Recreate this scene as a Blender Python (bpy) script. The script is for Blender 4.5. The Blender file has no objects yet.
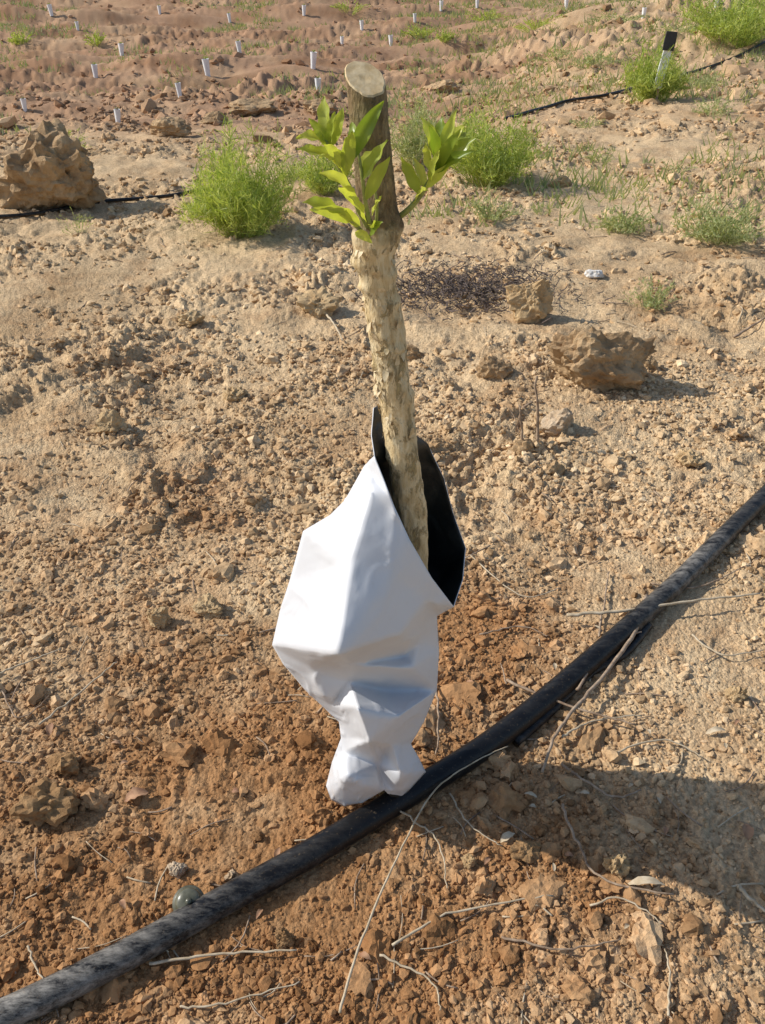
import bpy, bmesh, math, random
import numpy as np
from mathutils import Vector, noise as mnoise
from mathutils.geometry import delaunay_2d_cdt
random.seed(7); rng=np.random.default_rng(11)
scene=bpy.context.scene
scene.view_settings.view_transform='Standard'
try: scene.view_settings.look='None'
except: pass
scene.view_settings.exposure=0

# ---------------------------------------------------------------- survey
F=850.0; H=1.30; P=math.atan(582/850.0)
cam=bpy.data.cameras.new("camera"); camo=bpy.data.objects.new("camera",cam)
scene.collection.objects.link(camo); scene.camera=camo
cam.sensor_fit='VERTICAL'; cam.sensor_height=24; cam.lens=F/1024*24
cam.clip_start=0.02; cam.clip_end=1000
camo.location=(0,0,H); camo.rotation_euler=(math.pi/2-P,0,0)
def ray(u,v):
    x=(u-382.5)/F; y=(512-v)/F
    return np.array([x, math.cos(P)+y*math.sin(P), -math.sin(P)+y*math.cos(P)])

# ---------------------------------------------------------------- noise
perm=rng.permutation(256); perm=np.concatenate([perm,perm,perm])
ga=rng.random(256)*2*np.pi; gx=np.cos(ga); gy=np.sin(ga)
def perlin(x,y):
    x=np.asarray(x,float); y=np.asarray(y,float)
    xi=np.floor(x).astype(int); yi=np.floor(y).astype(int)
    xf=x-xi; yf=y-yi; xi&=255; yi&=255
    def g(ix,iy,dx,dy):
        k=perm[perm[ix&255]+(iy&255)]&255
        return gx[k]*dx+gy[k]*dy
    sx=xf*xf*xf*(xf*(xf*6-15)+10); sy=yf*yf*yf*(yf*(yf*6-15)+10)
    a=g(xi,yi,xf,yf); b=g(xi+1,yi,xf-1,yf); c=g(xi,yi+1,xf,yf-1); d=g(xi+1,yi+1,xf-1,yf-1)
    return ((a*(1-sx)+b*sx)*(1-sy)+(c*(1-sx)+d*sx)*sy)*1.5
def sstep(a,b,x):
    t=np.clip((x-a)/(b-a),0,1); return t*t*(3-2*t)
_py=np.linspace(-10,400,8201)
_pz=np.interp(_py,[-10,0,6.3,8,15,25,40,60,100,200,400],[0,0,0.0,-0.12,-1.0,-1.65,-1.3,0.5,6,22,60])
k=np.ones(31)/31; _pz[20:-20]=np.convolve(_pz,k,'same')[20:-20]
def h_low(x,y):
    x=np.asarray(x,float); y=np.asarray(y,float)
    z=np.interp(y,_py,_pz)
    ease=1-0.93*sstep(0.02,0.30,x/np.maximum(y,3.0)+0.05*perlin(y*.3,x*.3))*(1-sstep(20,42,y))
    z=np.where(z<0,z*ease,z)
    near=1-sstep(8,14,y)
    z=z+0.035*perlin(x*0.9+3.1,y*0.9+1.7)*sstep(1.6,3.0,y)*near
    z=z+0.010*perlin(x*2.3+7,y*2.3+4)*near
    far=sstep(7.5,13,y); left=1-0.6*sstep(0.05,0.3,x/np.maximum(y,3.0))
    z=z+far*0.30*perlin(x*0.12+5,y*0.33+2)+far*0.20*np.abs(perlin(x*0.35,y*0.7+9))*left
    ph=(y*1.25-x*0.28)+1.6*perlin(x*0.12,y*0.1)
    rid=np.sin(ph)
    z=z+far*left*(0.19*sstep(-0.2,0.7,rid)+0.05*np.sin(ph*3.1+x*.5))
    return z
def patchf(x,y):   # 1 = cloddy, 0 = smooth dusty crust
    return sstep(-0.22,0.25,perlin(x*1.3+71,y*1.3+5)+0.5*perlin(x*4+7,y*4+3))
def h(x,y):
    z=h_low(x,y); x=np.asarray(x,float); y=np.asarray(y,float)
    near=1-sstep(11,20,y)
    wx=x+0.05*perlin(x*6+9,y*6)+0.012*perlin(x*25,y*25+3); wy=y+0.05*perlin(x*6,y*6+19)+0.012*perlin(x*25+7,y*25)
    w=perlin(x*1.7+31,y*1.7+8)
    rough=0.70+0.9*np.clip(w,-0.4,0.8)
    mid=sstep(1.3,2.6,y); pt=0.22+0.78*patchf(x,y)
    z=z+(0.010+0.018*mid)*perlin(wx*5.5+1,wy*5.5+2)*rough*near
    b=np.abs(perlin(wx*11+4,wy*11+9)); z=z+(0.010+0.014*mid)*(0.35-b)*rough*near*pt
    c=perlin(wx*19+4,wy*19+9); z=z+(0.005+0.013*mid)*sstep(0.05,0.45,c)*(0.5+rough*.5)*near*pt
    z=z+(0.006+0.007*mid)*perlin(wx*31+14,wy*31+19)*rough*(1-sstep(9,15,y))*pt
    z=z+(0.005+0.006*mid)*(0.3-np.abs(perlin(wx*52+4,wy*52+1)))*(1-sstep(6,10,y))*(0.35+.65*pt)
    z=z+(0.0032+0.002*mid)*perlin(x*105+4,y*105+1)*(1-sstep(3,5,y))
    fr=sstep(7,12,y)
    z=z+fr*(0.13*perlin(x*0.9+4,y*1.1+1)+0.08*(0.3-np.abs(perlin(x*2.1,y*2.3)))+0.06*sstep(0,.4,perlin(x*4.6,y*4.9))+0.05*perlin(x*9.1,y*9.3)+0.025*perlin(x*19,y*19))*(0.6+0.9*np.clip(perlin(x*.25+8,y*.25),-.5,.8))
    return z
_ts=np.concatenate([np.linspace(0.8,6,1200),np.geomspace(6.01,200,1500)])
def ground_at(u,v,fn=h_low):
    d=ray(u,v); x=_ts*d[0]; y=_ts*d[1]; z=H+_ts*d[2]
    g=z-fn(x,y); i=np.argmax(g<0)
    if i==0: i=len(_ts)-1
    a=g[i-1]/(g[i-1]-g[i]); t=_ts[i-1]+(_ts[i]-_ts[i-1])*a
    X=t*d[0]; Y=t*d[1]
    return np.array([X,Y,float(fn(X,Y))]), t
BASE,_=ground_at(392,793); Y0=float(BASE[1])
def at(u,v,d=0.0):
    r=ray(u,v); t=(Y0-d)/r[1]
    return Vector((r[0]*t,r[1]*t,H+r[2]*t))

# ---------------------------------------------------------------- helpers
def link(o,parent=None):
    scene.collection.objects.link(o)
    if parent: o.parent=parent
    return o
def empty(name,loc=(0,0,0)):
    o=bpy.data.objects.new(name,None); link(o); return o
def np_mesh(name,V,Fc,mats,smooth=False,attrs=None,parent=None,matidx=None):
    me=bpy.data.meshes.new(name)
    V=np.asarray(V,dtype=np.float32); Fc=np.asarray(Fc,dtype=np.int32); n=Fc.shape[1]
    me.vertices.add(len(V)); me.vertices.foreach_set("co",V.ravel())
    me.loops.add(Fc.size); me.loops.foreach_set("vertex_index",Fc.ravel())
    me.polygons.add(len(Fc)); me.polygons.foreach_set("loop_start",np.arange(0,Fc.size,n,dtype=np.int32))
    me.update(calc_edges=True)
    me.polygons.foreach_set("use_smooth",np.full(len(Fc),smooth))
    if matidx is not None: me.polygons.foreach_set("material_index",np.asarray(matidx,dtype=np.int32))
    for k2,a in (attrs or {}).items():
        at_=me.attributes.new(k2,'FLOAT','POINT'); at_.data.foreach_set("value",np.asarray(a,dtype=np.float32))
    for m in (mats if isinstance(mats,list) else [mats]): me.materials.append(m)
    me.validate()
    return link(bpy.data.objects.new(name,me),parent)
class MB:
    def __init__(s): s.v=[]; s.f=[]; s.m=[]
    def tube(s,pts,rads,seg=6,mi=0,cap=True):
        n=len(pts); b=len(s.v); pts=[Vector(p) for p in pts]
        side=None
        for i,p in enumerate(pts):
            t=(pts[min(i+1,n-1)]-pts[max(i-1,0)]).normalized()
            if side is None:
                side=t.cross(Vector((0.13,0.2,1)));
                if side.length<0.1: side=t.cross(Vector((1,0,0)))
            side=(side-t*side.dot(t)).normalized(); up=side.cross(t)
            r=rads[i] if hasattr(rads,'__len__') else rads
            for k3 in range(seg):
                a=2*math.pi*k3/seg
                s.v.append(p+side*(r*math.cos(a))+up*(r*math.sin(a)))
        for i in range(n-1):
            for k3 in range(seg):
                a=b+i*seg+k3; c=b+i*seg+(k3+1)%seg
                s.f.append((a,c,c+seg,a+seg)); s.m.append(mi)
        if cap:
            s.f.append(tuple(b+k3 for k3 in range(seg))[::-1]); s.m.append(mi)
            s.f.append(tuple(b+(n-1)*seg+k3 for k3 in range(seg))); s.m.append(mi)
    def blade(s,B,T,w,arch=0.0,face=Vector((0,-1,0.6)),fold=0.25,n=9,mi=0,curl=0.0,p=0.8):
        B=Vector(B);T=Vector(T); d=(T-B); L=d.length; dn=d.normalized()
        side=dn.cross(face).normalized(); nor=side.cross(dn).normalized(); b=len(s.v)
        for i in range(n+1):
            t=i/n
            c=B+d*t+Vector((0,0,1))*(arch*L*math.sin(math.pi*t))+nor*(curl*L*t*t)
            ww=w*0.5*max(0.06,math.sin(math.pi*min(1,t**p))**0.8) if 0<t<1 else w*0.03
            wave=0.10*w*math.sin(t*17+B.x*900)
            for q in (-1,-0.5,0,0.5,1):
                s.v.append(c+side*(ww*q)+nor*(fold*ww*abs(q)+wave*abs(q)*q))
        for i in range(n):
            for q in range(4):
                a=b+i*5+q; s.f.append((a,a+1,a+6,a+5)); s.m.append(mi)
    def obj(s,name,mats,smooth=True,parent=None):
        me=bpy.data.meshes.new(name); me.from_pydata([tuple(x) for x in s.v],[],s.f)
        for m in (mats if isinstance(mats,list) else [mats]): me.materials.append(m)
        me.polygons.foreach_set("material_index",s.m)
        me.polygons.foreach_set("use_smooth",[smooth]*len(s.f)); me.update()
        return link(bpy.data.objects.new(name,me),parent)
def spline(pts,n):
    pts=[np.array(p,float) for p in pts]; m=len(pts); out=[]
    for i in range(n):
        t=i/(n-1)*(m-1); k4=min(int(t),m-2); f=t-k4
        p0=pts[max(k4-1,0)];p1=pts[k4];p2=pts[k4+1];p3=pts[min(k4+2,m-1)]
        out.append(0.5*((2*p1)+(-p0+p2)*f+(2*p0-5*p1+4*p2-p3)*f*f+(-p0+3*p1-3*p2+p3)*f**3))
    return out

# ---------------------------------------------------------------- materials
def mat(name):
    m=bpy.data.materials.new(name); m.use_nodes=True; nt=m.node_tree
    return m,nt,nt.nodes["Principled BSDF"]
def N(nt,t,**kw):
    n=nt.nodes.new(t)
    for k5,v in kw.items():
        if k5 in n.inputs: n.inputs[k5].default_value=v
        else: setattr(n,k5,v)
    return n
def mix(nt,fac,a,b,blend='MIX'):
    n=nt.nodes.new('ShaderNodeMix'); n.data_type='RGBA'; n.blend_type=blend
    for sock,val in ((n.inputs[0],fac),(n.inputs[6],a),(n.inputs[7],b)):
        if hasattr(val,'is_linked') or hasattr(val,'links'): nt.links.new(val,sock)
        else:
            sock.default_value=val if not isinstance(val,tuple) else (*val,1)[:4]
    return n.outputs[2]
def math_(nt,op,a,b=0.0,clamp=False):
    n=nt.nodes.new('ShaderNodeMath'); n.operation=op; n.use_clamp=clamp
    for s_,val in ((n.inputs[0],a),(n.inputs[1],b)):
        if hasattr(val,'links'): nt.links.new(val,s_)
        else: s_.default_value=val
    return n.outputs[0]
def noise_(nt,vec,scale,detail=4,rough=0.55,dist=0.0):
    n=N(nt,'ShaderNodeTexNoise',Scale=scale,Detail=detail,Roughness=rough,Distortion=dist)
    nt.links.new(vec,n.inputs['Vector']); return n.outputs['Fac']
def ramp(nt,fac,stops):
    n=nt.nodes.new('ShaderNodeValToRGB'); e=n.color_ramp.elements
    while len(e)<len(stops): e.new(0.5)
    for el,(p,c) in zip(e,stops): el.position=p; el.color=(*c,1) if len(c)==3 else c
    nt.links.new(fac,n.inputs[0]); return n.outputs[0]
PALE=(0.62,0.455,0.27); RED=(0.385,0.210,0.095); PINK=(0.41,0.25,0.15)
def soil_material(name,stone=False):
    m,nt,b=mat(name); L=nt.links
    tc=N(nt,'ShaderNodeTexCoord').outputs['Object']
    a1=N(nt,'ShaderNodeAttribute',attribute_name='moist').outputs['Fac']
    a2=N(nt,'ShaderNodeAttribute',attribute_name='far').outputs['Fac']
    a3=N(nt,'ShaderNodeAttribute',attribute_name='tone').outputs['Fac']
    n3=noise_(nt,tc,80,3,0.7)
    c=mix(nt,a1,PALE,RED)
    c=mix(nt,a2,c,PINK)
    c=mix(nt,a3,c,mix(nt,1.0,c,(0.74,0.68,0.62),'MULTIPLY'))
    v=ramp(nt,n3,[(0.28,(0.70,0.66,0.62)),(0.5,(1,1,1)),(0.75,(1.15,1.14,1.12))])
    c=mix(nt,1.0,c,v,'MULTIPLY')
    bp=N(nt,'ShaderNodeBump',Strength=0.9,Distance=0.003)
    if stone:
        g=N(nt,'ShaderNodeNewGeometry').outputs['Random Per Island']
        tone=ramp(nt,g,[(0.0,(0.50,0.45,0.40)),(0.2,(0.82,0.77,0.72)),(0.6,(1.0,0.97,0.94)),(0.9,(1.1,1.1,1.1)),(1.0,(1.28,1.34,1.42))])
        c=mix(nt,1.0,c,tone,'MULTIPLY')
        hh=n3
    else:
        vo=N(nt,'ShaderNodeTexVoronoi',Scale=150.0); L.new(tc,vo.inputs['Vector'])
        cc=N(nt,'ShaderNodeSeparateColor'); L.new(vo.outputs['Color'],cc.inputs[0])
        t2=ramp(nt,cc.outputs[0],[(0,(0.70,0.66,0.62)),(0.4,(0.97,0.97,0.97)),(1,(1.18,1.17,1.15))])
        c=mix(nt,math_(nt,'SUBTRACT',0.75,math_(nt,'MULTIPLY',a2,0.7)),c,mix(nt,1.0,c,t2,'MULTIPLY'))
        hh=math_(nt,'SUBTRACT',math_(nt,'MULTIPLY',noise_(nt,tc,220,3,0.7),1.3),math_(nt,'MULTIPLY',vo.outputs['Distance'],1.0))
    L.new(c,b.inputs['Base Color']); b.inputs['Roughness'].default_value=0.95
    b.inputs['Specular IOR Level'].default_value=0.1
    L.new(hh,bp.inputs['Height']); L.new(bp.outputs[0],b.inputs['Normal'])
    return m
M_soil=soil_material("soil"); M_clod=soil_material("soil_clods",True)

def rockmat(name,c1,c2,scale=20,bump=0.006):
    m,nt,b=mat(name); tc=N(nt,'ShaderNodeTexCoord').outputs['Object']
    n=noise_(nt,tc,scale,6,0.7); c=ramp(nt,n,[(0.3,c1),(0.65,c2)])
    nt.links.new(c,b.inputs['Base Color']); b.inputs['Roughness'].default_value=0.95; b.inputs['Specular IOR Level'].default_value=0.1
    bp=N(nt,'ShaderNodeBump',Strength=1.0,Distance=bump)
    nt.links.new(noise_(nt,tc,scale*2.5,7,0.75),bp.inputs['Height']); nt.links.new(bp.outputs[0],b.inputs['Normal'])
    return m
M_rock=rockmat("brown_rock",(0.28,0.17,0.085),(0.56,0.39,0.22),9,.02)
M_clodb=rockmat("brown_clod",(0.26,0.145,0.065),(0.44,0.27,0.13),25,.008)
M_rock2=rockmat("tan_rock",(0.42,0.27,0.13),(0.62,0.45,0.25),20,.01)
M_rock3=rockmat("pale_clod",(0.38,0.26,0.15),(0.58,0.45,0.31),25,.006)
M_white=rockmat("white_rock",(0.6,0.56,0.5),(0.78,0.75,0.7))

def leafmat(name,c1,c2,trans,gloss=0.5,scale=30):
    m,nt,b=mat(name); L=nt.links
    tc=N(nt,'ShaderNodeTexCoord').outputs['Object']
    g=N(nt,'ShaderNodeNewGeometry').outputs['Random Per Island']
    f=math_(nt,'ADD',math_(nt,'MULTIPLY',g,0.6),math_(nt,'MULTIPLY',noise_(nt,tc,scale,2),0.4))
    c=mix(nt,ramp(nt,f,[(0.25,(0,0,0)),(0.7,(1,1,1))]),c1,c2)
    L.new(c,b.inputs['Base Color']); b.inputs['Roughness'].default_value=gloss
    tr=N(nt,'ShaderNodeBsdfTranslucent'); L.new(mix(nt,1.0,c,(1.4,1.4,0.7),'MULTIPLY'),tr.inputs[0])
    ms=N(nt,'ShaderNodeMixShader'); ms.inputs[0].default_value=trans
    L.new(b.outputs[0],ms.inputs[1]); L.new(tr.outputs[0],ms.inputs[2])
    L.new(ms.outputs[0],nt.nodes['Material Output'].inputs[0]); return m
M_leaf=leafmat("citrus_leaf",(0.19,0.27,0.03),(0.55,0.58,0.10),0.42,0.35)
M_bush=leafmat("bush_green",(0.22,0.30,0.05),(0.50,0.54,0.15),0.42,0.6,6)
M_weed=leafmat("weed_green",(0.24,0.29,0.12),(0.46,0.47,0.23),0.35,0.7,6)
def plain(name,c1,c2,scale,rough=0.8,bump=0.0):
    m,nt,b=mat(name); tc=N(nt,'ShaderNodeTexCoord').outputs['Object']
    n=noise_(nt,tc,scale,4,0.6)
    nt.links.new(ramp(nt,n,[(0.35,c1),(0.65,c2)]),b.inputs['Base Color']); b.inputs['Roughness'].default_value=rough
    if bump:
        bp=N(nt,'ShaderNodeBump',Strength=0.8,Distance=bump); nt.links.new(n,bp.inputs['Height']); nt.links.new(bp.outputs[0],b.inputs['Normal'])
    return m
M_shoot=plain("shoot_green",(0.18,0.22,0.05),(0.34,0.36,0.10),60,0.5)
M_twig=plain("dry_twig",(0.20,0.13,0.08),(0.42,0.31,0.21),60,0.85)
M_straw=plain("pale_straw",(0.38,0.29,0.18),(0.56,0.46,0.32),60,0.85)
M_flake=plain("bark_flake",(0.45,0.33,0.16),(0.70,0.58,0.38),60,0.8)
M_dead=plain("dead_grey",(0.07,0.05,0.04),(0.20,0.15,0.12),30,0.9)
M_dleaf=plain("dead_leaf",(0.22,0.10,0.05),(0.42,0.24,0.13),50,0.8)
M_guard=plain("guard_white",(0.72,0.72,0.72),(0.84,0.84,0.83),8,0.6)
M_black=plain("black_tag",(0.015,0.015,0.017),(0.03,0.03,0.032),20,0.5)
M_cap=plain("dull_cap",(0.07,0.07,0.045),(0.15,0.145,0.10),60,0.3)

# pipe
M_pipe,nt,b=mat("black_polyethylene"); L=nt.links
tc=N(nt,'ShaderNodeTexCoord').outputs['Object']
geo=N(nt,'ShaderNodeNewGeometry'); sp=N(nt,'ShaderNodeSeparateXYZ'); L.new(geo.outputs['Normal'],sp.inputs[0])
mp=N(nt,'ShaderNodeMapping'); mp.inputs['Rotation'].default_value=(0,0,-0.7); mp.inputs['Scale'].default_value=(0.35,1,1); L.new(tc,mp.inputs[0])
n22=noise_(nt,mp.outputs[0],60,7,0.8,0.2)
wear=N(nt,'ShaderNodeAttribute',attribute_name='wear').outputs['Fac']
patch=ramp(nt,math_(nt,'ADD',n22,math_(nt,'MULTIPLY',wear,0.10)),[(0.47,(0,0,0)),(0.72,(1,1,1))])
fac=math_(nt,'MULTIPLY',patch,math_(nt,'ADD',0.02,math_(nt,'MULTIPLY',wear,0.75)),True)
c=mix(nt,fac,(0.007,0.007,0.008),(0.46,0.42,0.36))
c=mix(nt,math_(nt,'MULTIPLY',ramp(nt,noise_(nt,tc,190,3,0.7),[(0.60,(0,0,0)),(0.72,(1,1,1))]),0.20),c,(0.4,0.28,0.16))
low=ramp(nt,math_(nt,'ADD',math_(nt,'MULTIPLY',sp.outputs[2],-1.0),math_(nt,'MULTIPLY',n22,0.9)),[(0.55,(0,0,0)),(1.0,(1,1,1))])
c=mix(nt,math_(nt,'MULTIPLY',low,0.6),c,(0.28,0.17,0.08))
L.new(c,b.inputs['Base Color']); b.inputs['Specular IOR Level'].default_value=0.28
L.new(math_(nt,'ADD',0.28,math_(nt,'MULTIPLY',n22,0.3)),b.inputs['Roughness'])
bp=N(nt,'ShaderNodeBump',Strength=0.35,Distance=0.001); L.new(n22,bp.inputs['Height']); L.new(bp.outputs[0],b.inputs['Normal'])

# trunk
Zg=at(378,238).z
M_bark,nt,b=mat("trunk_bark"); L=nt.links
tcn=N(nt,'ShaderNodeTexCoord'); tc=tcn.outputs['Object']; sx=N(nt,'ShaderNodeSeparateXYZ'); L.new(tc,sx.inputs[0])
mp=N(nt,'ShaderNodeMapping'); mp.inputs['Scale'].default_value=(1,1,0.30); L.new(tc,mp.inputs[0]); st=mp.outputs[0]
up_=ramp(nt,noise_(nt,st,85,7,0.7),[(0.3,(0.08,0.05,0.022)),(0.5,(0.21,0.14,0.06)),(0.7,(0.40,0.30,0.16))])
up_=mix(nt,ramp(nt,noise_(nt,tc,25,3),[(0.45,(0,0,0)),(0.7,(0.6,0.6,0.6))]),up_,(0.13,0.12,0.035))
lo=ramp(nt,noise_(nt,st,75,7,0.75,0.8),[(0.30,(0.26,0.16,0.07)),(0.41,(0.54,0.39,0.19)),(0.58,(0.70,0.56,0.33)),(0.75,(0.82,0.72,0.52))])
mp2=N(nt,'ShaderNodeMapping'); mp2.inputs['Scale'].default_value=(1,1,0.45); mp2.inputs['Location'].default_value=(3,1,2); L.new(tc,mp2.inputs[0])
blot=ramp(nt,noise_(nt,mp2.outputs[0],52,6,0.75,0.3),[(0.53,(0,0,0)),(0.59,(0.85,0.85,0.85))])
lo=mix(nt,blot,lo,ramp(nt,noise_(nt,st,90,4),[(0.35,(0.20,0.13,0.05)),(0.65,(0.44,0.33,0.14))]))
zz=math_(nt,'ADD',sx.outputs[2],math_(nt,'MULTIPLY',math_(nt,'SUBTRACT',noise_(nt,tc,40,4),0.5),0.06))
fz=math_(nt,'MULTIPLY',math_(nt,'SUBTRACT',zz,Zg),60.0,True)
L.new(mix(nt,fz,lo,up_),b.inputs['Base Color']); b.inputs['Roughness'].default_value=0.8
bp=N(nt,'ShaderNodeBump',Strength=1.0,Distance=0.004); L.new(math_(nt,'ADD',noise_(nt,st,110,5,0.7),math_(nt,'MULTIPLY',blot,0.35)),bp.inputs['Height']); L.new(bp.outputs[0],b.inputs['Normal'])
M_cut=plain("cut_wood",(0.52,0.36,0.17),(0.74,0.57,0.33),80,0.8,0.001)

# sleeve
M_sl,nt,b=mat("white_film"); L=nt.links
tc=N(nt,'ShaderNodeTexCoord').outputs['Object']; sx=N(nt,'ShaderNodeSeparateXYZ'); L.new(tc,sx.inputs[0])
c=ramp(nt,noise_(nt,tc,5,3),[(0.3,(0.57,0.58,0.61)),(0.7,(0.62,0.63,0.65))])
dz=math_(nt,'SUBTRACT',0.9,math_(nt,'MULTIPLY',sx.outputs[2],6.0),True)
d2=math_(nt,'MULTIPLY',dz,ramp(nt,noise_(nt,tc,25,5,0.7),[(0.42,(0,0,0)),(0.75,(1,1,1))]))
c=mix(nt,math_(nt,'MULTIPLY',d2,0.8),c,(0.42,0.31,0.2))
c=mix(nt,math_(nt,'MULTIPLY',ramp(nt,noise_(nt,tc,60,5,0.75),[(0.60,(0,0,0)),(0.8,(1,1,1))]),0.25),c,(0.5,0.42,0.33))
L.new(c,b.inputs['Base Color']); b.inputs['Roughness'].default_value=0.5; b.inputs['Specular IOR Level'].default_value=0.3
bp=N(nt,'ShaderNodeBump',Strength=0.3,Distance=0.003); L.new(math_(nt,'ADD',noise_(nt,tc,18,3,0.5,0.8),math_(nt,'MULTIPLY',noise_(nt,tc,120,2),0.10)),bp.inputs['Height']); L.new(bp.outputs[0],b.inputs['Normal'])
M_in=plain("black_film",(0.010,0.012,0.012),(0.022,0.026,0.024),20,0.5,0.003)

# ---------------------------------------------------------------- ground
def moist(x,y):
    bx,by=BASE[0],BASE[1]
    m=np.zeros_like(x)
    def blob(cx,cy,rx,ry,s):
        return s*np.exp(-(((x-cx)/rx)**2+((y-cy)/ry)**2))
    m=m+blob(bx-0.05,by+0.22,0.42,0.28,0.75)+blob(bx-0.55,by-0.15,0.5,0.35,0.75)+blob(bx+0.15,by-0.2,0.35,0.25,0.55)
    m=m+blob(bx+0.2,by+0.45,0.25,0.18,0.75)+blob(bx-0.1,by-0.35,0.4,0.2,0.5)
    m=m+0.10*(1-sstep(1.0,2.2,y))
    m=m+0.30*perlin(x*3+5,y*3+2)+0.3*perlin(x*11+5,y*11+2)+0.2*perlin(x*29+5,y*29+2)+0.02+sstep(4,9,y)*0.08
    m=m+0.30*sstep(0.3,0.8,perlin(x*0.7+9,y*0.7+3))
    return np.clip(m,0,1)
def farf(x,y): return np.clip(sstep(5.5,11,y)*(0.95-0.75*sstep(0.02,0.3,x/np.maximum(y,1)))+0.35*perlin(x*.3,y*.3)*sstep(6,9,y)+0.25*perlin(x*1.3,y*1.1)*sstep(6,9,y),0,1)
def tonef(x,y): return np.clip(0.20+0.5*perlin(x*1.1+50,y*1.1)+0.45*perlin(x*4+2,y*4+60)+0.3*perlin(x*13+2,y*13+60)+sstep(8,14,y)*(0.10+0.9*perlin(x*.5,y*.9+4)),0,1)
def attrs(V): return {"moist":moist(V[:,0],V[:,1]),"far":farf(V[:,0],V[:,1]),"tone":tonef(V[:,0],V[:,1])}
ys=[-8,-5,-3,-1.5,-0.5,0.0,0.2,0.35]; y=0.4
while y<9: ys.append(y); y+=0.0026+0.0036*y
while y<60: ys.append(y); y+=0.0055*y
while y<400: ys.append(y); y+=0.02*y
ys=np.array(ys)
tt=np.linspace(-1,1,700); t=np.where(np.abs(tt)<0.88,tt*0.62/0.88,np.sign(tt)*(0.62+((np.abs(tt)-0.88)/0.12)**2*1.9))
W=np.sqrt(ys**2+1.4)
X=t[None,:]*W[:,None]; Yg=np.repeat(ys[:,None],len(t),1)
Z=h(X,Yg)
nr,nc=X.shape; V=np.stack([X,Yg,Z],-1).reshape(-1,3)
i=np.arange((nr-1)*nc).reshape(nr-1,nc)[:,:-1].ravel()
Fc=np.stack([i,i+1,i+nc+1,i+nc],1)
np_mesh("ground",V,Fc,M_soil,True,attrs(V))

# ---------------------------------------------------------------- clods and gravel
def ico(sub):
    bm=bmesh.new(); bmesh.ops.create_icosphere(bm,subdivisions=sub,radius=1)
    v=np.array([x.co[:] for x in bm.verts]); f=np.array([[q.index for q in p.verts] for p in bm.faces]); bm.free(); return v,f
def rockshape(sub,planes=14,rough=0.05,seed=0,fine=0.0):
    v,f=ico(sub); r=np.random.default_rng(seed)
    nrm=r.normal(size=(planes,3)); nrm/=np.linalg.norm(nrm,axis=1)[:,None]; dd=r.uniform(0.5,0.95,planes)
    dots=v@nrm.T; k6=np.where(dots>0.05,dd[None,:]/np.maximum(dots,0.05),9).min(1); k6=np.minimum(k6,1.05)
    out=v*k6[:,None]
    for q in range(len(out)):
        p=Vector(out[q]); n_=mnoise.fractal(p*2.6+Vector((seed,0,0)),0.8,2.1,4)
        out[q]*=1+rough*1.5*n_+(fine*mnoise.fractal(p*9+Vector((seed,3,0)),0.6,2.1,4) if fine else 0)
    return out,f
def rotm(n):
    q=rng.normal(size=(n,4)); q/=np.linalg.norm(q,axis=1)[:,None]; w,x,y,z=q.T
    return np.stack([np.stack([1-2*(y*y+z*z),2*(x*y-z*w),2*(x*z+y*w)],-1),np.stack([2*(x*y+z*w),1-2*(x*x+z*z),2*(y*z-x*w)],-1),np.stack([2*(x*z-y*w),2*(y*z+x*w),1-2*(x*x+y*y)],-1)],1)
def scatter(px,py,s,sub,name,nshape=8,sink=0.25,smooth=False,rough=0.12,flat=0.8):
    Vs=[];Fs=[];off=0
    idx=rng.integers(0,nshape,len(px))
    for q in range(nshape):
        k7=np.where(idx==q)[0]
        if len(k7)==0: continue
        bv,bf=rockshape(sub,10,rough,q+1,0.12 if sub>2 else 0)
        if sub==1: bv=bv*np.random.default_rng(q).uniform(0.7,1.25,(len(bv),1))
        sc=rng.uniform(0.6,1.15,(len(k7),3))*s[k7][:,None]
        vv=bv[None]*sc[:,None,:]; vv=np.einsum('nij,nvj->nvi',rotm(len(k7)),vv); vv[:,:,2]*=flat
        zz=h(px[k7],py[k7])+s[k7]*sink
        vv+=np.stack([px[k7],py[k7],zz],-1)[:,None,:]
        Fs.append((bf[None]+off+(np.arange(len(k7))*len(bv))[:,None,None]).reshape(-1,3)); Vs.append(vv.reshape(-1,3)); off+=len(k7)*len(bv)
    V=np.concatenate(Vs);Fa=np.concatenate(Fs)
    return np_mesh(name,V,Fa,M_clod,smooth,attrs(V))
def sample(n,y0,y1,pw,thr,hard=0.35,pk=0.6):
    yy=y0*(y1/y0)**(rng.random(n)**pw); xx=rng.uniform(-1,1,n)*(0.62*np.sqrt(yy**2+1.5))
    m=perlin(xx*2.1+40,yy*2.1+12)+0.5*perlin(xx*7,yy*7)+pk*(patchf(xx,yy)-0.5)*sstep(1.0,1.8,yy); keep=m>thr+rng.normal(0,hard,n)-0.15
    return xx[keep],yy[keep]
xx,yy=sample(70000,0.45,3.0,1.15,0.0)
s=0.0016*(1+0.9*yy)*(1-rng.random(len(xx)))**(-1/2.4); s=np.minimum(s,0.011*(1+0.2*yy))
scatter(xx,yy,s,1,"gravel",10,0.15)
xx,yy=sample(30000,1.6,12,0.95,0.2,0.25)
s=0.0022*(1+0.75*yy)*(1-rng.random(len(xx)))**(-1/2.3); s=np.minimum(s,0.013*(1+0.25*yy))
scatter(xx,yy,s,1,"gravel",10,0.05)
xx,yy=sample(5200,0.45,12,0.9,0.15,0.25)
s=0.0052*(1+0.30*yy)*(1-rng.random(len(xx)))**(-1/2.4); s=np.minimum(s,0.022*(1+0.16*yy))
scatter(xx,yy,s,2,"soil_clods",12,0.0,False,0.26,0.75)
xx,yy=sample(1300,0.45,10,0.9,0.1)
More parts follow.
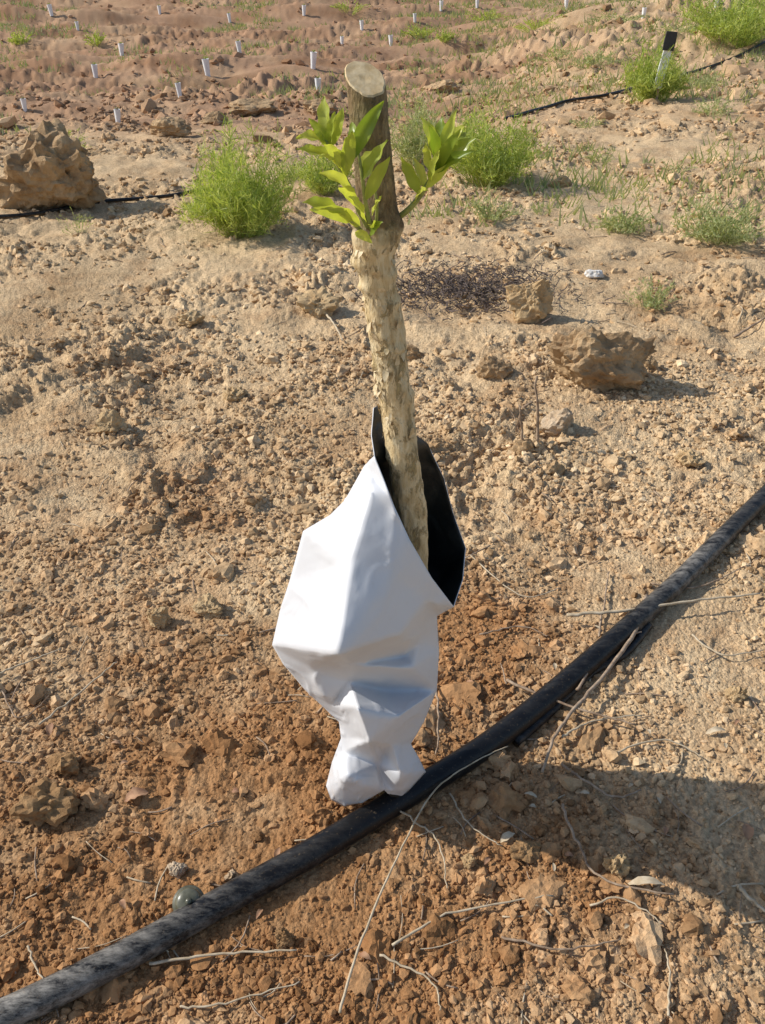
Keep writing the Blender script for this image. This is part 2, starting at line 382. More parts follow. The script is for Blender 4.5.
s=0.009*(1+0.24*yy)*(1-rng.random(len(xx)))**(-1/2.1); s=np.minimum(s,0.032*(1+0.16*yy))
scatter(xx,yy,s,3,"soil_clods",12,0.02,False,0.26,0.7)
xx,yy=sample(9000,7,50,1.0,0.15)
s=0.016*(1+0.055*yy)*(1-rng.random(len(xx)))**(-1/2.2); s=np.minimum(s,0.15)
scatter(xx,yy,s,1,"soil_clods",8,0.1,False,0.22,0.7)

# ---------------------------------------------------------------- individual rocks
def rock(name,u,vbot,wpx,hpx,m,seed,depth=0.8,sub=5,rough=0.16):
    p,t=ground_at(u,vbot-hpx*0.15); dist=t
    w=wpx/F*t; hh=hpx/F*t*1.0
    v,f=rockshape(sub,9,rough,seed,0.07)
    r=np.random.default_rng(seed); a=r.uniform(0,6.28); R=np.array([[math.cos(a),-math.sin(a),0],[math.sin(a),math.cos(a),0],[0,0,1]])
    v=v@R.T; v/= (v.max(0)-v.min(0))
    v=v*np.array([w,w*depth,hh*1.3]); v[:,2]+=hh*0.30
    v+=np.array([p[0],p[1]+w*depth*0.3,p[2]])
    return np_mesh(name,v,f,m,False)
rock("boulder",48,226,112,82,M_rock,5)
rock("rock",600,402,112,68,M_rock,24,0.6)
rock("rock",531,328,50,48,M_rock2,8)
rock("rock",558,440,38,28,M_rock3,12,sub=4)
rock("rock",495,382,38,26,M_rock,14,sub=4)
rock("rock",648,372,22,18,M_rock,15,sub=4)
rock("rock",168,140,44,18,M_rock,16,sub=4); rock("rock",250,118,50,14,M_rock,17,sub=4); rock("rock",320,118,36,16,M_rock,18,sub=4); rock("rock",215,128,30,12,M_rock,41,sub=4)
rock("rock",440,95,40,12,M_rock,42,sub=4);rock("rock",560,190,24,12,M_rock2,43,sub=4)
rock("stone",594,279,20,8,M_white,19,sub=3)
for q,(u,v_,w_,h_,mm) in enumerate([(177,882,22,20,M_rock3),(615,884,30,32,M_rock2),(210,618,32,18,M_rock2),(235,404,26,16,M_rock2),(525,864,34,20,M_clodb),(283,950,20,20,M_clodb),
    (40,830,62,32,M_clodb),(155,630,26,20,M_rock2),(470,870,18,14,M_rock2),(415,365,26,18,M_rock),(318,320,48,24,M_rock2),(110,440,36,22,M_rock2),(60,780,40,22,M_clodb),(232,886,18,18,M_rock3),(735,705,24,18,M_rock2),(690,470,30,16,M_rock2),(190,330,30,16,M_rock2)]):
    rock("soil_clod",u,v_,w_,h_,mm,30+q,sub=4,rough=.24)

# ---------------------------------------------------------------- irrigation pipes
def pipe(name,pts,r,wear=None,seg=20,n=90,lift=0.55):
    P3=[ground_at(u,v)[0] for (u,v) in pts]
    sp_=spline(P3,n)
    C=np.array([np.array([p[0],p[1],float(h_low(p[0],p[1]))+r*lift+0.002]) for p in sp_])
    for _ in range(6): C[1:-1,2]=(C[:-2,2]+C[1:-1,2]*2+C[2:,2])/4
    b=MB(); b.tube([Vector(c) for c in C],r,seg)
    o=b.obj(name,M_pipe)
    a=o.data.attributes.new('wear','FLOAT','POINT'); wv=np.repeat(np.interp(np.linspace(0,1,n),*(wear or ([0,1],[0.15,0.15]))),seg)
    a.data.foreach_set('value',wv.astype(np.float32)); return o
pipe("irrigation_pipe",[(-170,1104),(-60,1050),(20,1016),(120,966),(230,905),(320,855),(400,806),(470,763),(540,710),(620,640),(695,570),(765,500),(850,415),(960,330)],0.0235,
     ([0,0.14,0.25,0.34,0.42,0.55,0.68,0.77,0.82,0.9,1],[1,1,0.6,0.2,0.0,0.0,0.08,0.8,0.25,0.2,0.5]),24,160,0.75)
pipe("drip_tube",[(515,745),(548,716),(590,676),(625,655),(648,628)],0.010,None,12,40,0.6)
pipe("drip_tube",[(505,122),(560,106),(610,97),(680,78),(765,44)],0.016,None,10,60,1.6)
pipe("drip_tube",[(-30,222),(30,218),(95,206),(170,199),(205,192)],0.011,None,10,50,1.6)
p,_=ground_at(190,908,h)
b=MB(); o_=Vector((p[0],p[1],p[2]+0.016)); ax=Vector((0.2,-0.5,1)).normalized()
pts=[o_+ax*z for z in (-0.012,0.0,0.010,0.016,0.020,0.022,0.0225)]
b.tube(pts,[0.018,0.021,0.0215,0.020,0.015,0.008,0.002],24)
b.tube([o_-ax*0.002,o_+ax*0.003],[0.026,0.0255],24)
b.tube([o_+ax*0.021,o_+ax*0.028],[0.0055,0.004],12)
b.obj("drip_emitter",M_cap)

# ---------------------------------------------------------------- sapling
sap=empty("tree_sapling")
ctrl=[(365,79,20.5),(368,110,19.5),(372,150,19),(376,195,19.5),(378,222,21),(377,240,22.5),(375,258,20),(379,285,17.5),(384,315,17.5),(389,350,17),(394,390,16.5),(400,430,16),(406,480,16),(412,530,15.5),(411,600,14),(404,680,10),(390,740,8),(385,800,8)]
pp=[];
for (u,v,r) in ctrl:
    q=at(u,v); dep=np.dot(np.array(q)-np.array([0,0,H]),[0,math.cos(P),-math.sin(P)]); pp.append((q.x,q.y,q.z,r/F*dep))
sp_=spline(pp,230); seg=44
knots=[(362,262,math.pi,.008,.009),(398,224,0,.006,.012),(365,232,3.7,.005,.012),(390,395,.1,.005,.008),(360,285,3.4,.005,.006),(372,330,3.9,.003,.007),(400,345,5.6,.003,.006),(380,365,3.3,.004,.006),(395,300,5.9,.004,.007),(385,215,4.4,.004,.009),(392,455,3.6,.003,.008),(398,272,6.1,.004,.006)]
kz=[(at(u,v).z,a,amp,wd) for u,v,a,amp,wd in knots]
V=[];Fq=[];mi=[]
for i,p in enumerate(sp_):
    for k8 in range(seg):
        a=2*math.pi*k8/seg; dx,dy=math.cos(a),math.sin(a)
        nz=mnoise.fractal(Vector((dx*1.2,dy*1.2,p[2]*14)),0.9,2.1,4)
        nf=mnoise.noise(Vector((dx*3.5,dy*3.5,p[2]*60)))
        n2=mnoise.noise(Vector((dx*7,dy*7,p[2]*140)))
        r=p[3]*(1+0.10*nz)+(0.0010 if p[2]>Zg else 0.0018)*nf+0.0008*n2
        for z_,a_,amp,wd in kz:
            if abs(p[2]-z_)<wd*3: r+=amp*math.exp(-((p[2]-z_)/wd)**2)*max(0,math.cos(a-a_))**3
        z=p[2]
        if i<16: z+= (1-i/16)*(-0.25*dx+0.62*dy)*r; r*=1+0.06*(1-i/16)*max(0,-dx)
        V.append((p[0]+r*dx,p[1]+r*dy,z))
for i in range(len(sp_)-1):
    for k8 in range(seg):
        a=i*seg+k8; c=i*seg+(k8+1)%seg; Fq.append((a,a+seg,c+seg,c)); mi.append(0)
top=np.array(V[:seg]); cen=top.mean(0); base=len(V)
for j,fr in enumerate((0.94,0.6,0.3)):
    for k8 in range(seg):
        q=cen+(top[k8]-cen)*fr; V.append((q[0],q[1],q[2]+(0.0012 if j==0 else 0.0008)))
V.append(tuple(cen)); prev=0
for j in range(3):
    st_=base+j*seg
    for k8 in range(seg):
        n2=(k8+1)%seg; Fq.append((prev+k8,prev+n2,st_+n2,st_+k8)); mi.append(1)
    prev=st_
me=bpy.data.meshes.new("trunk"); me.from_pydata(V,[],Fq+[(prev+k8,prev+(k8+1)%seg,base+3*seg) for k8 in range(seg)])
mi+= [1]*seg; me.materials.append(M_bark); me.materials.append(M_cut)
me.polygons.foreach_set("material_index",mi); me.polygons.foreach_set("use_smooth",[m_==0 for m_ in mi]); me.update()
link(bpy.data.objects.new("trunk",me),sap)
b=MB()
for _ in range(120):
    i=random.randint(66,150); p=sp_[i]; a=random.choice([random.uniform(2.6,4.2),random.uniform(4.2,6.6)])
    o_=Vector((math.cos(a),math.sin(a),0)); B=Vector(p[:3])+o_*(p[3]*0.97)
    L_=random.uniform(0.006,0.020); T=B+Vector((0,0,random.choice([-1,1])*L_))+o_*random.uniform(0.001,0.007)
    b.blade(B,T,random.uniform(0.004,0.009),0,face=o_,fold=0.1,n=4,p=0.7)
b.obj("bark_flakes",M_flake,True,sap)

b=MB()
def stem(pts,r0,r1):
    q=spline([at(*p) for p in pts],16); b.tube([Vector(x) for x in q],[r0+(r1-r0)*i/15 for i in range(16)],8)
stem([(372,232,.015),(360,212,.035),(347,182,.045),(334,158,.05),(326,140,.05)],.0038,.0018)
stem([(372,234,.018),(366,205,.04),(362,175,.05),(358,150,.05)],.003,.0014)
stem([(366,236,.02),(352,222,.045),(340,214,.06)],.0028,.0014)
stem([(398,218,.0),(412,206,.01),(424,190,.015),(434,172,.02),(440,158,.02)],.0038,.0018)
stem([(376,228,.02),(377,205,.04),(374,185,.045)],.002,.0012)
b.obj("shoots",M_shoot,True,sap)
b=MB()
leaves=[
 ((328,142,.05),(322,96,.04),13),((332,146,.05),(343,108,.06),11),((326,142,.05),(299,134,.07),12),((338,158,.05),(296,150,.08),13),
 ((340,165,.05),(318,160,.09),10),((345,176,.05),(352,130,.07),13),((350,160,.05),(384,100,.06),14),((358,155,.05),(349,120,.03),11),
 ((362,180,.05),(388,140,.07),14),((366,200,.045),(390,158,.06),12),((352,190,.05),(322,172,.08),11),
 ((345,215,.06),(302,203,.09),14),((352,221,.05),(318,214,.10),13),((360,226,.04),(330,207,.07),11),((366,222,.05),(352,196,.08),11),
 ((356,206,.05),(338,188,.08),11),((330,150,.05),(308,118,.05),9),((372,215,.05),(382,196,.07),9),((348,176,.05),(332,150,.07),11),((362,170,.05),(372,146,.03),10),
 ((376,232,.03),(368,222,.06),8),((369,238,.03),(384,222,.05),8),((330,146,.05),(334,112,.07),9),((340,168,.06),(326,146,.08),9),((355,232,.05),(372,243,.05),9),
 ((437,160,.02),(424,118,.03),13),((440,160,.02),(441,116,.01),12),((441,158,.02),(462,123,.02),12),((440,166,.02),(476,137,.04),14),
 ((434,172,.02),(468,150,.05),12),((433,176,.02),(424,146,.04),11),((420,196,.015),(401,158,.03),13),((424,190,.015),(416,156,.0),10),((440,160,.02),(452,114,.04),11),
 ((438,165,.02),(432,128,.06),11),((426,188,.02),(448,168,.04),9),((430,182,.02),(440,150,.06),11),((436,170,.02),(456,134,.06),11),((414,205,.01),(428,190,.05),8),((438,162,.02),(468,130,.0),12)]
for (B,T,w) in leaves:
    B=at(*B);T=at(*T); L_=(T-B).length
    fc=Vector((random.uniform(-.8,.4),-1,random.uniform(0.0,1.4)))
    b.blade(B,T,w/F*1.0,arch=random.uniform(0.0,0.16),face=fc,fold=random.uniform(.2,.6),n=12,curl=random.uniform(-.22,.08),p=random.uniform(.7,.95))
b.obj("leaves",M_leaf,True,sap)

# ---------------------------------------------------------------- plastic sleeve
rimF=[(374,456,.022),(388,492,.06),(410,540,.078),(432,578,.07),(454,607,.04)]
side=[(437,616,.03),(439,650,.02),(437,690,.02),(424,722,.025),(411,744,.03),(418,756,.02),(426,772,.02),(402,798,.035),(391,796,.045),(384,790,.05),(362,803,.05),(344,807,.04),(331,800,.03),(326,786,.01),(332,762,.01),(341,738,.01),(339,722,.01),(305,690,.0),(283,664,.0),(272,645,.0),(280,610,-.01),(290,580,-.01),(303,531,.0),(330,515,.012),(345,500,.0),(364,466,.0)]
inF=[(338,655,.175),(352,560,.100),(346,518,.035),(372,492,.055),(400,634,.115),(392,575,.10),(310,600,.055),(348,664,.09),(350,682,.045),(402,656,.035),(358,708,.115),(370,741,.115),(385,690,.025),(398,716,.095),(353,738,.050),(346,775,.095),(378,764,.035),(402,776,.09),(312,668,.05),(325,697,.05),(420,640,.035),(425,600,.075),(392,745,.075),(365,785,.09),(345,752,.025),(385,754,.035),(332,706,.030),(392,788,.055),(338,720,.02),(418,690,.02),(412,668,.06)]
inB=[(350,560,-.11),(405,560,-.12),(340,640,-.13),(400,640,-.11),(380,720,-.07),(375,770,-.05),(402,480,-.10),(425,520,-.11),(440,575,-.08),(330,600,-.09),(310,640,-.07),(360,500,-.06)]
rimB=[(371,436,.0),(373,408,-.025),(382,404,-.05),(398,424,-.065),(428,444,-.09),(444,478,-.095),(454,515,-.085),(466,548,-.055),(463,580,-.01)]
inF=[p for p in inF if p[:2]!=(338,720)]
def layer(outline,inner,cre,front):
    pts=outline+inner; n=len(outline)
    V2=[Vector((p[0],p[1])) for p in pts]
    E=[(i,(i+1)%n) for i in range(n)]+cre
    o=delaunay_2d_cdt(V2,E,[],1,1e-4)
    cv,cf,ov=o[0],o[2],o[3]
    P3=[]
    for i,c in enumerate(cv):
        P3.append(at(*pts[ov[i][0]]) if ov[i] else at(c.x,c.y,0.05))
    fs=[]
    for f in cf:
        a,b_,c=[cv[k9] for k9 in f[:3]]; s2=(b_.x-a.x)*(c.y-a.y)-(b_.y-a.y)*(c.x-a.x)
        fs.append(list(f) if (s2<0)==front else list(f)[::-1])
    return P3,fs
outF=rimF+side; allF=outF+inF; xy=[(q[0],q[1]) for q in allF]
def ce(*pts):
    ids=[xy.index(p) for p in pts]; return list(zip(ids[:-1],ids[1:]))
creases=[[(272,645),(338,655),(400,634),(425,600),(454,607)],[(338,655),(352,560),(372,492)],[(303,531),(352,560)],[(350,682),(358,708),(370,741),(392,745),(411,744)],[(341,738),(353,738),(370,741)],[(437,690),(398,716),(392,745)],[(338,655),(348,664),(350,682)],[(348,664),(412,668),(439,650)]]
cre=[]
for cl in creases: cre+=ce(*cl)
PF,FF=layer(outF,inF,cre,True)
outB=[rimF[0]]+rimB+[rimF[-1]]+side
PB,FB=layer(outB,inB,[],False)
bm=bmesh.new()
vf=[bm.verts.new(p) for p in PF]
for f in FF: bm.faces.new([vf[k9] for k9 in f])
vb=[bm.verts.new(p) for p in PB]
for f in FB: bm.faces.new([vb[k9] for k9 in f])
bmesh.ops.remove_doubles(bm,verts=bm.verts,dist=1e-5)
segs=[(at(*outF[i]),at(*outF[(i+1)%len(outF)])) for i in range(len(rimF)-1,len(outF))]
dd_={(q[0],q[1]):q for q in allF}
csegs=[(at(*dd_[a]),at(*dd_[b_])) for cl in creases for a,b_ in zip(cl[:-1],cl[1:])]
bmesh.ops.subdivide_edges(bm,edges=bm.edges[:],cuts=11,use_grid_fill=True)
def onseg(p,S):
    for A,B in S:
        d=B-A; t_=max(0,min(1,(p-A).dot(d)/d.length_squared))
        if (p-(A+d*t_)).length<5e-5: return True
    return False
ps=set(v for v in bm.verts if v.is_boundary or onseg(v.co,segs))
cr=set(v for v in bm.verts if v not in ps and onseg(v.co,csegs))
free=[v for v in bm.verts if v not in ps and v not in cr]
for it in range(7):
    bmesh.ops.smooth_vert(bm,verts=free,factor=0.5,use_axis_x=True,use_axis_y=True,use_axis_z=True)
    if it==0: bmesh.ops.smooth_vert(bm,verts=list(cr),factor=0.5,use_axis_x=True,use_axis_y=True,use_axis_z=True)
bm.normal_update()
for v in bm.verts:
    p=v.co; w=mnoise.fractal(Vector((p.x*9,p.y*9,p.z*7)),0.8,2.0,3)
    rd=1-abs(mnoise.noise(Vector((p.x*13+5,p.y*8,p.z*9+3)))); rd=max(0,rd-0.92)/0.08
    rd2=1-abs(mnoise.noise(Vector((p.x*24+1,p.y*12,p.z*20+9)))); rd2=max(0,rd2-0.92)/0.08
    lowb=1+1.5*max(0,1-p.z/0.3)
    k10=0.15 if v in ps else 1
    v.co=p+v.normal*(0.0015*w+0.0020*rd+0.0010*rd2*lowb)*k10
me=bpy.data.meshes.new("plastic_sleeve"); bm.to_mesh(me); bm.free()
me.materials.append(M_sl); me.materials.append(M_in)
me.polygons.foreach_set("use_smooth",[True]*len(me.polygons))
slv=link(bpy.data.objects.new("plastic_sleeve",me))
so=slv.modifiers.new("film","SOLIDIFY"); so.thickness=0.0014; so.offset=-1; so.material_offset=1; so.material_offset_rim=0

# ---------------------------------------------------------------- twigs
def gpt(u,v,lift=0.004):
    p,_=ground_at(u,v,h_low); return np.array([p[0],p[1],float(h(p[0],p[1]))+lift])
bt=MB(); bs=MB()
def twig(pts,r,lift=0.006,B=None,r1=None,n=None,wob=0.002):
    q=spline([gpt(u,v,lift) for u,v in pts],n or 6*len(pts))
    for i,x in enumerate(q): x[2]=max(x[2],float(h(x[0],x[1]))+r)
    q=[Vector(x)+Vector((random.gauss(0,wob),random.gauss(0,wob),random.uniform(0,wob)))*0.6 for x in q]
    (B or bt).tube(q,[r+((r1 or r*0.5)-r)*i/(len(q)-1) for i in range(len(q))],6)
twig([(565,625),(620,622),(690,612),(757,604)],.0040,.03,bs); twig([(645,606),(628,650),(590,700),(556,742),(540,785)],.0052,.028)
twig([(505,690),(560,712),(632,738)],.0034,.03); twig([(598,640),(603,610),(608,575)],.003,.01)
twig([(340,1022),(362,950),(392,880),(430,808),(470,775),(507,756)],.0022,.03,bs,wob=.001)
twig([(385,805),(412,828),(438,850),(446,895)],.0021,.02,bs); twig([(392,950),(450,918),(552,900)],.0026,.014,bs)
twig([(560,812),(575,850),(600,885),(668,905)],.0030,.016); twig([(40,730),(78,700),(118,668)],.0026,.018,bs)
twig([(0,682),(30,668),(62,656)],.0024,.016,bs); twig([(150,968),(220,958),(298,955)],.0026,.014,bs)
twig([(735,892),(752,908),(775,925)],.0038,.014,bs); twig([(30,950),(40,975),(48,990)],.002,.01,bs); twig([(665,1020),(668,980),(664,955)],.002,.01,bs)
twig([(326,316),(334,330),(343,346)],.0050,.016,bs); twig([(0,690),(20,720),(50,700)],.0018,.01)
twig([(650,590),(700,590),(760,560)],.0024,.014); twig([(560,770),(610,800),(640,795)],.0028,.014); twig([(470,560),(520,600),(560,590)],.002,.008,bs)
twig([(180,1010),(230,1005),(300,985)],.002,.010,bs); twig([(575,700),(600,660),(640,640)],.0034,.024)
twig([(735,335),(765,322)],.006,.01); twig([(505,690),(500,670)],.002,.02); twig([(435,690),(438,720),(436,760)],.0028,.014); twig([(590,910),(620,905),(660,930)],.002,.012,bs)
twig([(560,745),(590,728),(640,722)],.0026,.018,bs); twig([(480,640),(520,632),(548,640)],.002,.012); twig([(500,940),(560,955),(620,945)],.0022,.012)
twig([(610,760),(660,745),(700,760)],.0022,.012,bs); twig([(380,960),(430,985),(440,1015)],.002,.012,bs); twig([(690,640),(720,660),(762,655)],.0024,.014,bs)
twig([(450,800),(468,830),(500,850)],.0018,.012,bs); twig([(80,985),(120,960),(170,955)],.0022,.014,bs)
for (u,v,u2,v2) in [(524,450,519,405),(537,452,537,376),(519,412,532,402)]:
    p=gpt(u,v,-0.01); t_=p[1]/ray(u2,v2)[1]; r_=ray(u2,v2)*t_; T=Vector((r_[0],r_[1],H+r_[2]))
    q=[Vector(p).lerp(T,i/7)+Vector((random.gauss(0,.002),random.gauss(0,.003),0)) for i in range(8)]
    bt.tube(q,[.0052-.0003*i for i in range(8)],6)
for _ in range(420):
    y=0.5*(14**random.random()); x=random.uniform(-1,1)*0.6*math.sqrt(y*y+1.5); a=random.uniform(0,3.14); L_=random.uniform(.015,.08)*(1+.15*y)
    c2=random.uniform(-.4,.4); A=np.array([x-math.cos(a)*L_/2,y-math.sin(a)*L_/2]); Bq=np.array([x+math.cos(a+c2)*L_/2,y+math.sin(a+c2)*L_/2]); Mq=(A+Bq)/2+np.array([-math.sin(a),math.cos(a)])*L_*random.uniform(-.12,.12)
    zs=[float(h(*q)) for q in (A,Mq,Bq)]; zm=max(zs[1],(zs[0]+zs[2])/2)
    pts=spline([(A[0],A[1],zs[0]+.003),(Mq[0],Mq[1],zm+.003),(Bq[0],Bq[1],zs[2]+.003)],6)
    random.choice([bt,bt,bs]).tube([Vector(q) for q in pts],random.uniform(.0006,.0015)*(1+.2*y),5)
bt.obj("dry_twigs",M_twig); bs.obj("dry_straw",M_straw)
b=MB()
def dl(u,v,L_,w,a):
    p=Vector(gpt(u,v,.006)); d=Vector((math.cos(a),math.sin(a),.15))*L_
    b.blade(p,p+d,w,arch=.2,face=Vector((0,0,1)),fold=.4,n=7,mi=0)
dl(125,803,.045,.024,.3); dl(50,738,.03,.015,1.7); dl(748,840,.03,.02,1.4)
for _ in range(14): dl(random.uniform(20,765),random.uniform(600,1000),random.uniform(.012,.025),random.uniform(.006,.012),random.uniform(0,6.28))
b.obj("dead_leaves",M_dleaf)
b=MB(); dl(625,890,.06,.014,-.1); dl(500,845,.03,.014,.5); dl(705,735,.04,.012,.1)
for _ in range(12):
    dl(random.uniform(480,765),random.uniform(600,1000),random.uniform(.012,.025),random.uniform(.005,.009),random.uniform(0,6.28))
b.obj("dry_leaves",M_straw)
b=MB(); c0,_=ground_at(468,292)
for _ in range(1300):
    x=c0[0]+random.gauss(0,.20); y=c0[1]+random.gauss(0,.13); z=float(h(x,y)); a=random.uniform(0,6.28); L_=random.uniform(.012,.05); e=random.uniform(-.1,.8)
    p=Vector((x,y,z+random.uniform(0,.03))); d=Vector((math.cos(a),math.sin(a),e))*L_
    b.tube([p,p+d*.5+Vector((random.uniform(-.01,.01),0,random.uniform(-.01,.01))),p+d],[.0026,.002,.001],4)
b.obj("dead_brush",M_dead,False)

# ---------------------------------------------------------------- green bushes
def bush(name,u,vb,wpx,hpx,m,stems=260,leaf=9,seed=0,lw=1.0,lean=0):
    r=random.Random(seed); p,t=ground_at(u,vb); Wd=wpx/F*t; Ht=hpx/F*t*1.02
    V=[];Fc=[]
    def strip(A,Bp,w):
        d=(Bp-A); s_=d.cross(Vector((r.gauss(0,1),r.gauss(0,1),r.gauss(0,.4))))
        if s_.length<1e-6: return
        s_=s_.normalized()*w*.5; n0=len(V); mid=A.lerp(Bp,.5)
        V.extend([A-s_*.4,A+s_*.4,mid+s_,mid-s_,Bp]); Fc.append((n0,n0+1,n0+2)); Fc.append((n0,n0+2,n0+3)); Fc.append((n0+3,n0+2,n0+4))
    for i in range(stems):
        a=r.uniform(0,6.283); rad=math.sqrt(r.random()); spread=rad*Wd*.5
        lobe=0.72+0.28*math.sin(a*3+seed)+r.uniform(-.15,.12)
        B=Vector((p[0]+math.cos(a)*spread*.35,p[1]+Wd*.3+math.sin(a)*spread*.35,0)); B.z=float(h(B.x,B.y))-.01
        hh=Ht*(1-.45*rad**2)*lobe*r.uniform(.7,1.15)
        T=B+Vector((math.cos(a)*spread*.8+lean*hh,math.sin(a)*spread*.8,hh))
        bend=Vector((r.gauss(0,.05),r.gauss(0,.05),.06))*Ht*1.5
        pts=[B.lerp(T,q/5)+bend*math.sin(math.pi*q/5) for q in range(6)]
        for q in range(5): strip(pts[q],pts[q+1]+(pts[q+1]-pts[q])*.15,.0032*lw*t/5)
        for q in range(leaf):
            f=r.uniform(.15,1); k11=min(4,int(f*5)); bp_=pts[k11].lerp(pts[k11+1],f*5-k11)
            dd=Vector((r.gauss(0,.8),r.gauss(0,.8),r.gauss(1.0,.7))).normalized()*r.uniform(.04,.12)*Ht*1.2
            strip(bp_,bp_+dd,.0048*lw*t/5)
    return np_mesh(name,np.array([tuple(v) for v in V]),np.array(Fc),m,False)
bush("green_bush",240,244,112,104,M_bush,420,18,1)
bush("green_bush",490,190,100,82,M_bush,360,16,2)
bush("green_bush",322,196,60,50,M_bush,200,14,3)
bush("green_bush",415,168,64,66,M_weed,140,14,4)
bush("green_bush",655,105,62,62,M_bush,260,14,5)
bush("green_bush",738,52,100,54,M_bush,320,14,6)
bush("low_plant",725,250,88,50,M_weed,150,14,7,1.3)
bush("low_plant",625,236,54,32,M_weed,90,12,8,1.3)
bush("low_plant",652,312,56,36,M_weed,60,10,9,1.2)
bush("low_plant",492,226,58,30,M_weed,80,10,10,1.2)
bush("low_plant",62,158,48,28,M_bush,70,8,11)
bush("low_plant",95,48,24,14,M_bush,60,8,12); bush("low_plant",20,48,26,14,M_bush,60,8,13)
bush("low_plant",420,42,36,14,M_bush,70,8,14); bush("low_plant",445,46,20,12,M_bush,60,8,15)
bush("low_plant",290,182,40,24,M_weed,60,8,16); bush("low_plant",75,236,40,34,M_weed,20,6,17)
bush("low_plant",490,20,50,16,M_bush,60,8,18); bush("low_plant",715,118,44,24,M_weed,60,8,19)
bush("low_plant",600,165,34,16,M_weed,40,8,20); bush("low_plant",560,60,46,16,M_weed,50,8,21); bush("low_plant",350,20,40,12,M_bush,40,8,22)
bush("low_plant",540,215,24,14,M_weed,24,8,23); bush("low_plant",680,175,34,16,M_weed,30,8,24); bush("low_plant",595,75,54,20,M_weed,60,8,25); bush("low_plant",700,90,54,22,M_weed,60,8,26)
bush("low_plant",540,30,60,16,M_bush,70,8,27); bush("low_plant",620,28,60,16,M_weed,70,8,28); bush("low_plant",680,35,44,14,M_weed,50,8,29); bush("low_plant",590,130,34,14,M_weed,40,8,30)
V=[];Fc=[]
r=random.Random(5)
for _ in range(9000):
    y=r.uniform(4.5,46); x=r.uniform(-.5,.62)*y
    m_=float(perlin(np.array([x*.3+3]),np.array([y*.22]))[0])+ (.30 if x>0.02*y else -.08)
    if m_<r.uniform(-.05,.45): continue
    s_=r.uniform(.03,.09)*(1+.045*y); z=float(h(x,y))
    for q in range(9):
        a=r.uniform(0,6.28); A=Vector((x+r.gauss(0,s_*.8),y+r.gauss(0,s_*.8),z-.01)); T=A+Vector((math.cos(a)*s_*.6,math.sin(a)*s_*.6,s_*r.uniform(.5,1.3)))
        n0=len(V); w=.004*(1+y*.12); V.extend([A-Vector((w,0,0)),A+Vector((w,0,0)),T]); Fc.append((n0,n0+1,n0+2))
np_mesh("weeds",np.array([tuple(v) for v in V]),np.array(Fc),M_weed)

# ---------------------------------------------------------------- tree guards
def guard(u,vb,hpx):
    p,t=ground_at(u,vb,h); Ht=hpx/F*t; r_=Ht*.20; b=MB(); lx=random.uniform(-.1,.1)
    o=Vector((p[0],p[1],p[2]-.02))
    pts=[o+Vector((lx*Ht*z,0,Ht*z)) for z in (0,.3,.6,.9,1.0)]; R_=(r_*.8,r_*.85,r_*1.0,r_*1.12,r_*1.2)
    b.tube(pts,R_,10,0,False)
    b.tube([q+Vector((0,0,.002)) for q in pts],[x*.92 for x in R_],10,0,False)
    b.tube([o,o+Vector((lx*Ht,0,Ht*1.12))],.01,6,1)
    for q in range(5):
        a=q*1.3; b.blade(o+Vector((lx*Ht,0,Ht)),o+Vector((lx*Ht+math.cos(a)*Ht*.15,math.sin(a)*Ht*.15,Ht*1.15)),Ht*.05,n=4,mi=2)
    b.obj("tree_guard",[M_guard,M_twig,M_leaf])
for (u,v,hp) in [(96,78,13),(122,56,12),(180,96,13),(208,76,16),(240,54,12),(25,110,12),(118,122,14),(313,68,15),(318,92,14),(52,16,10),(304,15,9),(391,46,10),(441,10,9),(415,22,8),(477,8,8),(566,9,9),(643,18,10),(715,8,9),(362,30,9),(160,14,8),(230,22,8),(342,45,8),(78,30,8)]:
    guard(u,v,hp)
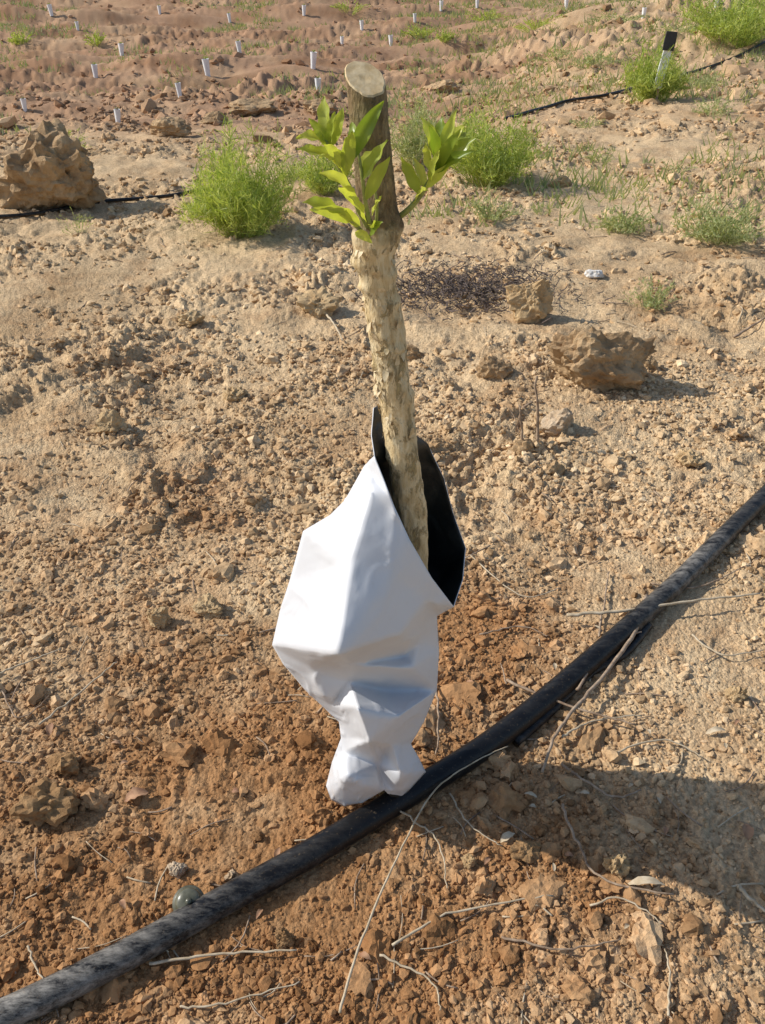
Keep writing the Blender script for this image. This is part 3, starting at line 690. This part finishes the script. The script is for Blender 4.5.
mk=empty("plant_marker"); p,_=ground_at(641,96)
def on(u,v):
    r_=ray(u,v); t_=p[1]/r_[1]; return Vector((r_[0]*t_,r_[1]*t_,H+r_[2]*t_))
def slab(A,B,w,th,nm,mm):
    d=(B-A).normalized(); s_=Vector((1,0,0)); s_=(s_-d*s_.dot(d)).normalized()*w*.5; n_=d.cross(s_).normalized()*th*.5
    b=MB(); vs=[]
    for Q,k12 in ((A,1),(A.lerp(B,.5),1.05),(B,.95)): vs+= [Q-s_*k12-n_,Q+s_*k12-n_,Q+s_*k12+n_,Q-s_*k12+n_]
    b.v=vs; b.f=[(0,1,5,4),(1,2,6,5),(2,3,7,6),(3,0,4,7),(4,5,9,8),(5,6,10,9),(6,7,11,10),(7,4,8,11),(3,2,1,0),(8,9,10,11)]; b.m=[0]*10
    b.obj(nm,mm,False,mk)
F_=Vector((0,-.55,0.02))
slab(on(642,82)+F_,on(652,44)+F_,.075,.012,"white_strip",M_guard)
slab(on(651,46)+F_+Vector((0,-.02,0)),on(655,28)+F_+Vector((0,-.02,0)),.10,.02,"black_top",M_black)
slab(on(638,112)+F_,on(645,74)+F_+Vector((0,.014,0)),.02,.012,"stake",M_twig)

# ---------------------------------------------------------------- light
el=math.radians(36); sd=Vector((-1,0.14,0)).normalized(); sd=Vector((sd.x*math.cos(el),sd.y*math.cos(el),math.sin(el)))
sl=bpy.data.lights.new("sun","SUN"); sl.energy=4.5; sl.angle=math.radians(0.6); sl.color=(1,.955,.88)
so=bpy.data.objects.new("sun",sl); link(so); so.rotation_euler=sd.to_track_quat('Z','Y').to_euler(); so.location=sd*10
w=bpy.data.worlds.new("World"); scene.world=w; w.use_nodes=True; nt=w.node_tree
sk=nt.nodes.new('ShaderNodeTexSky'); sk.sky_type='NISHITA'; sk.sun_disc=False; sk.sun_elevation=el; sk.sun_rotation=math.atan2(sd.x,sd.y)
nt.links.new(sk.outputs[0],nt.nodes['Background'].inputs[0]); nt.nodes['Background'].inputs[1].default_value=0.145
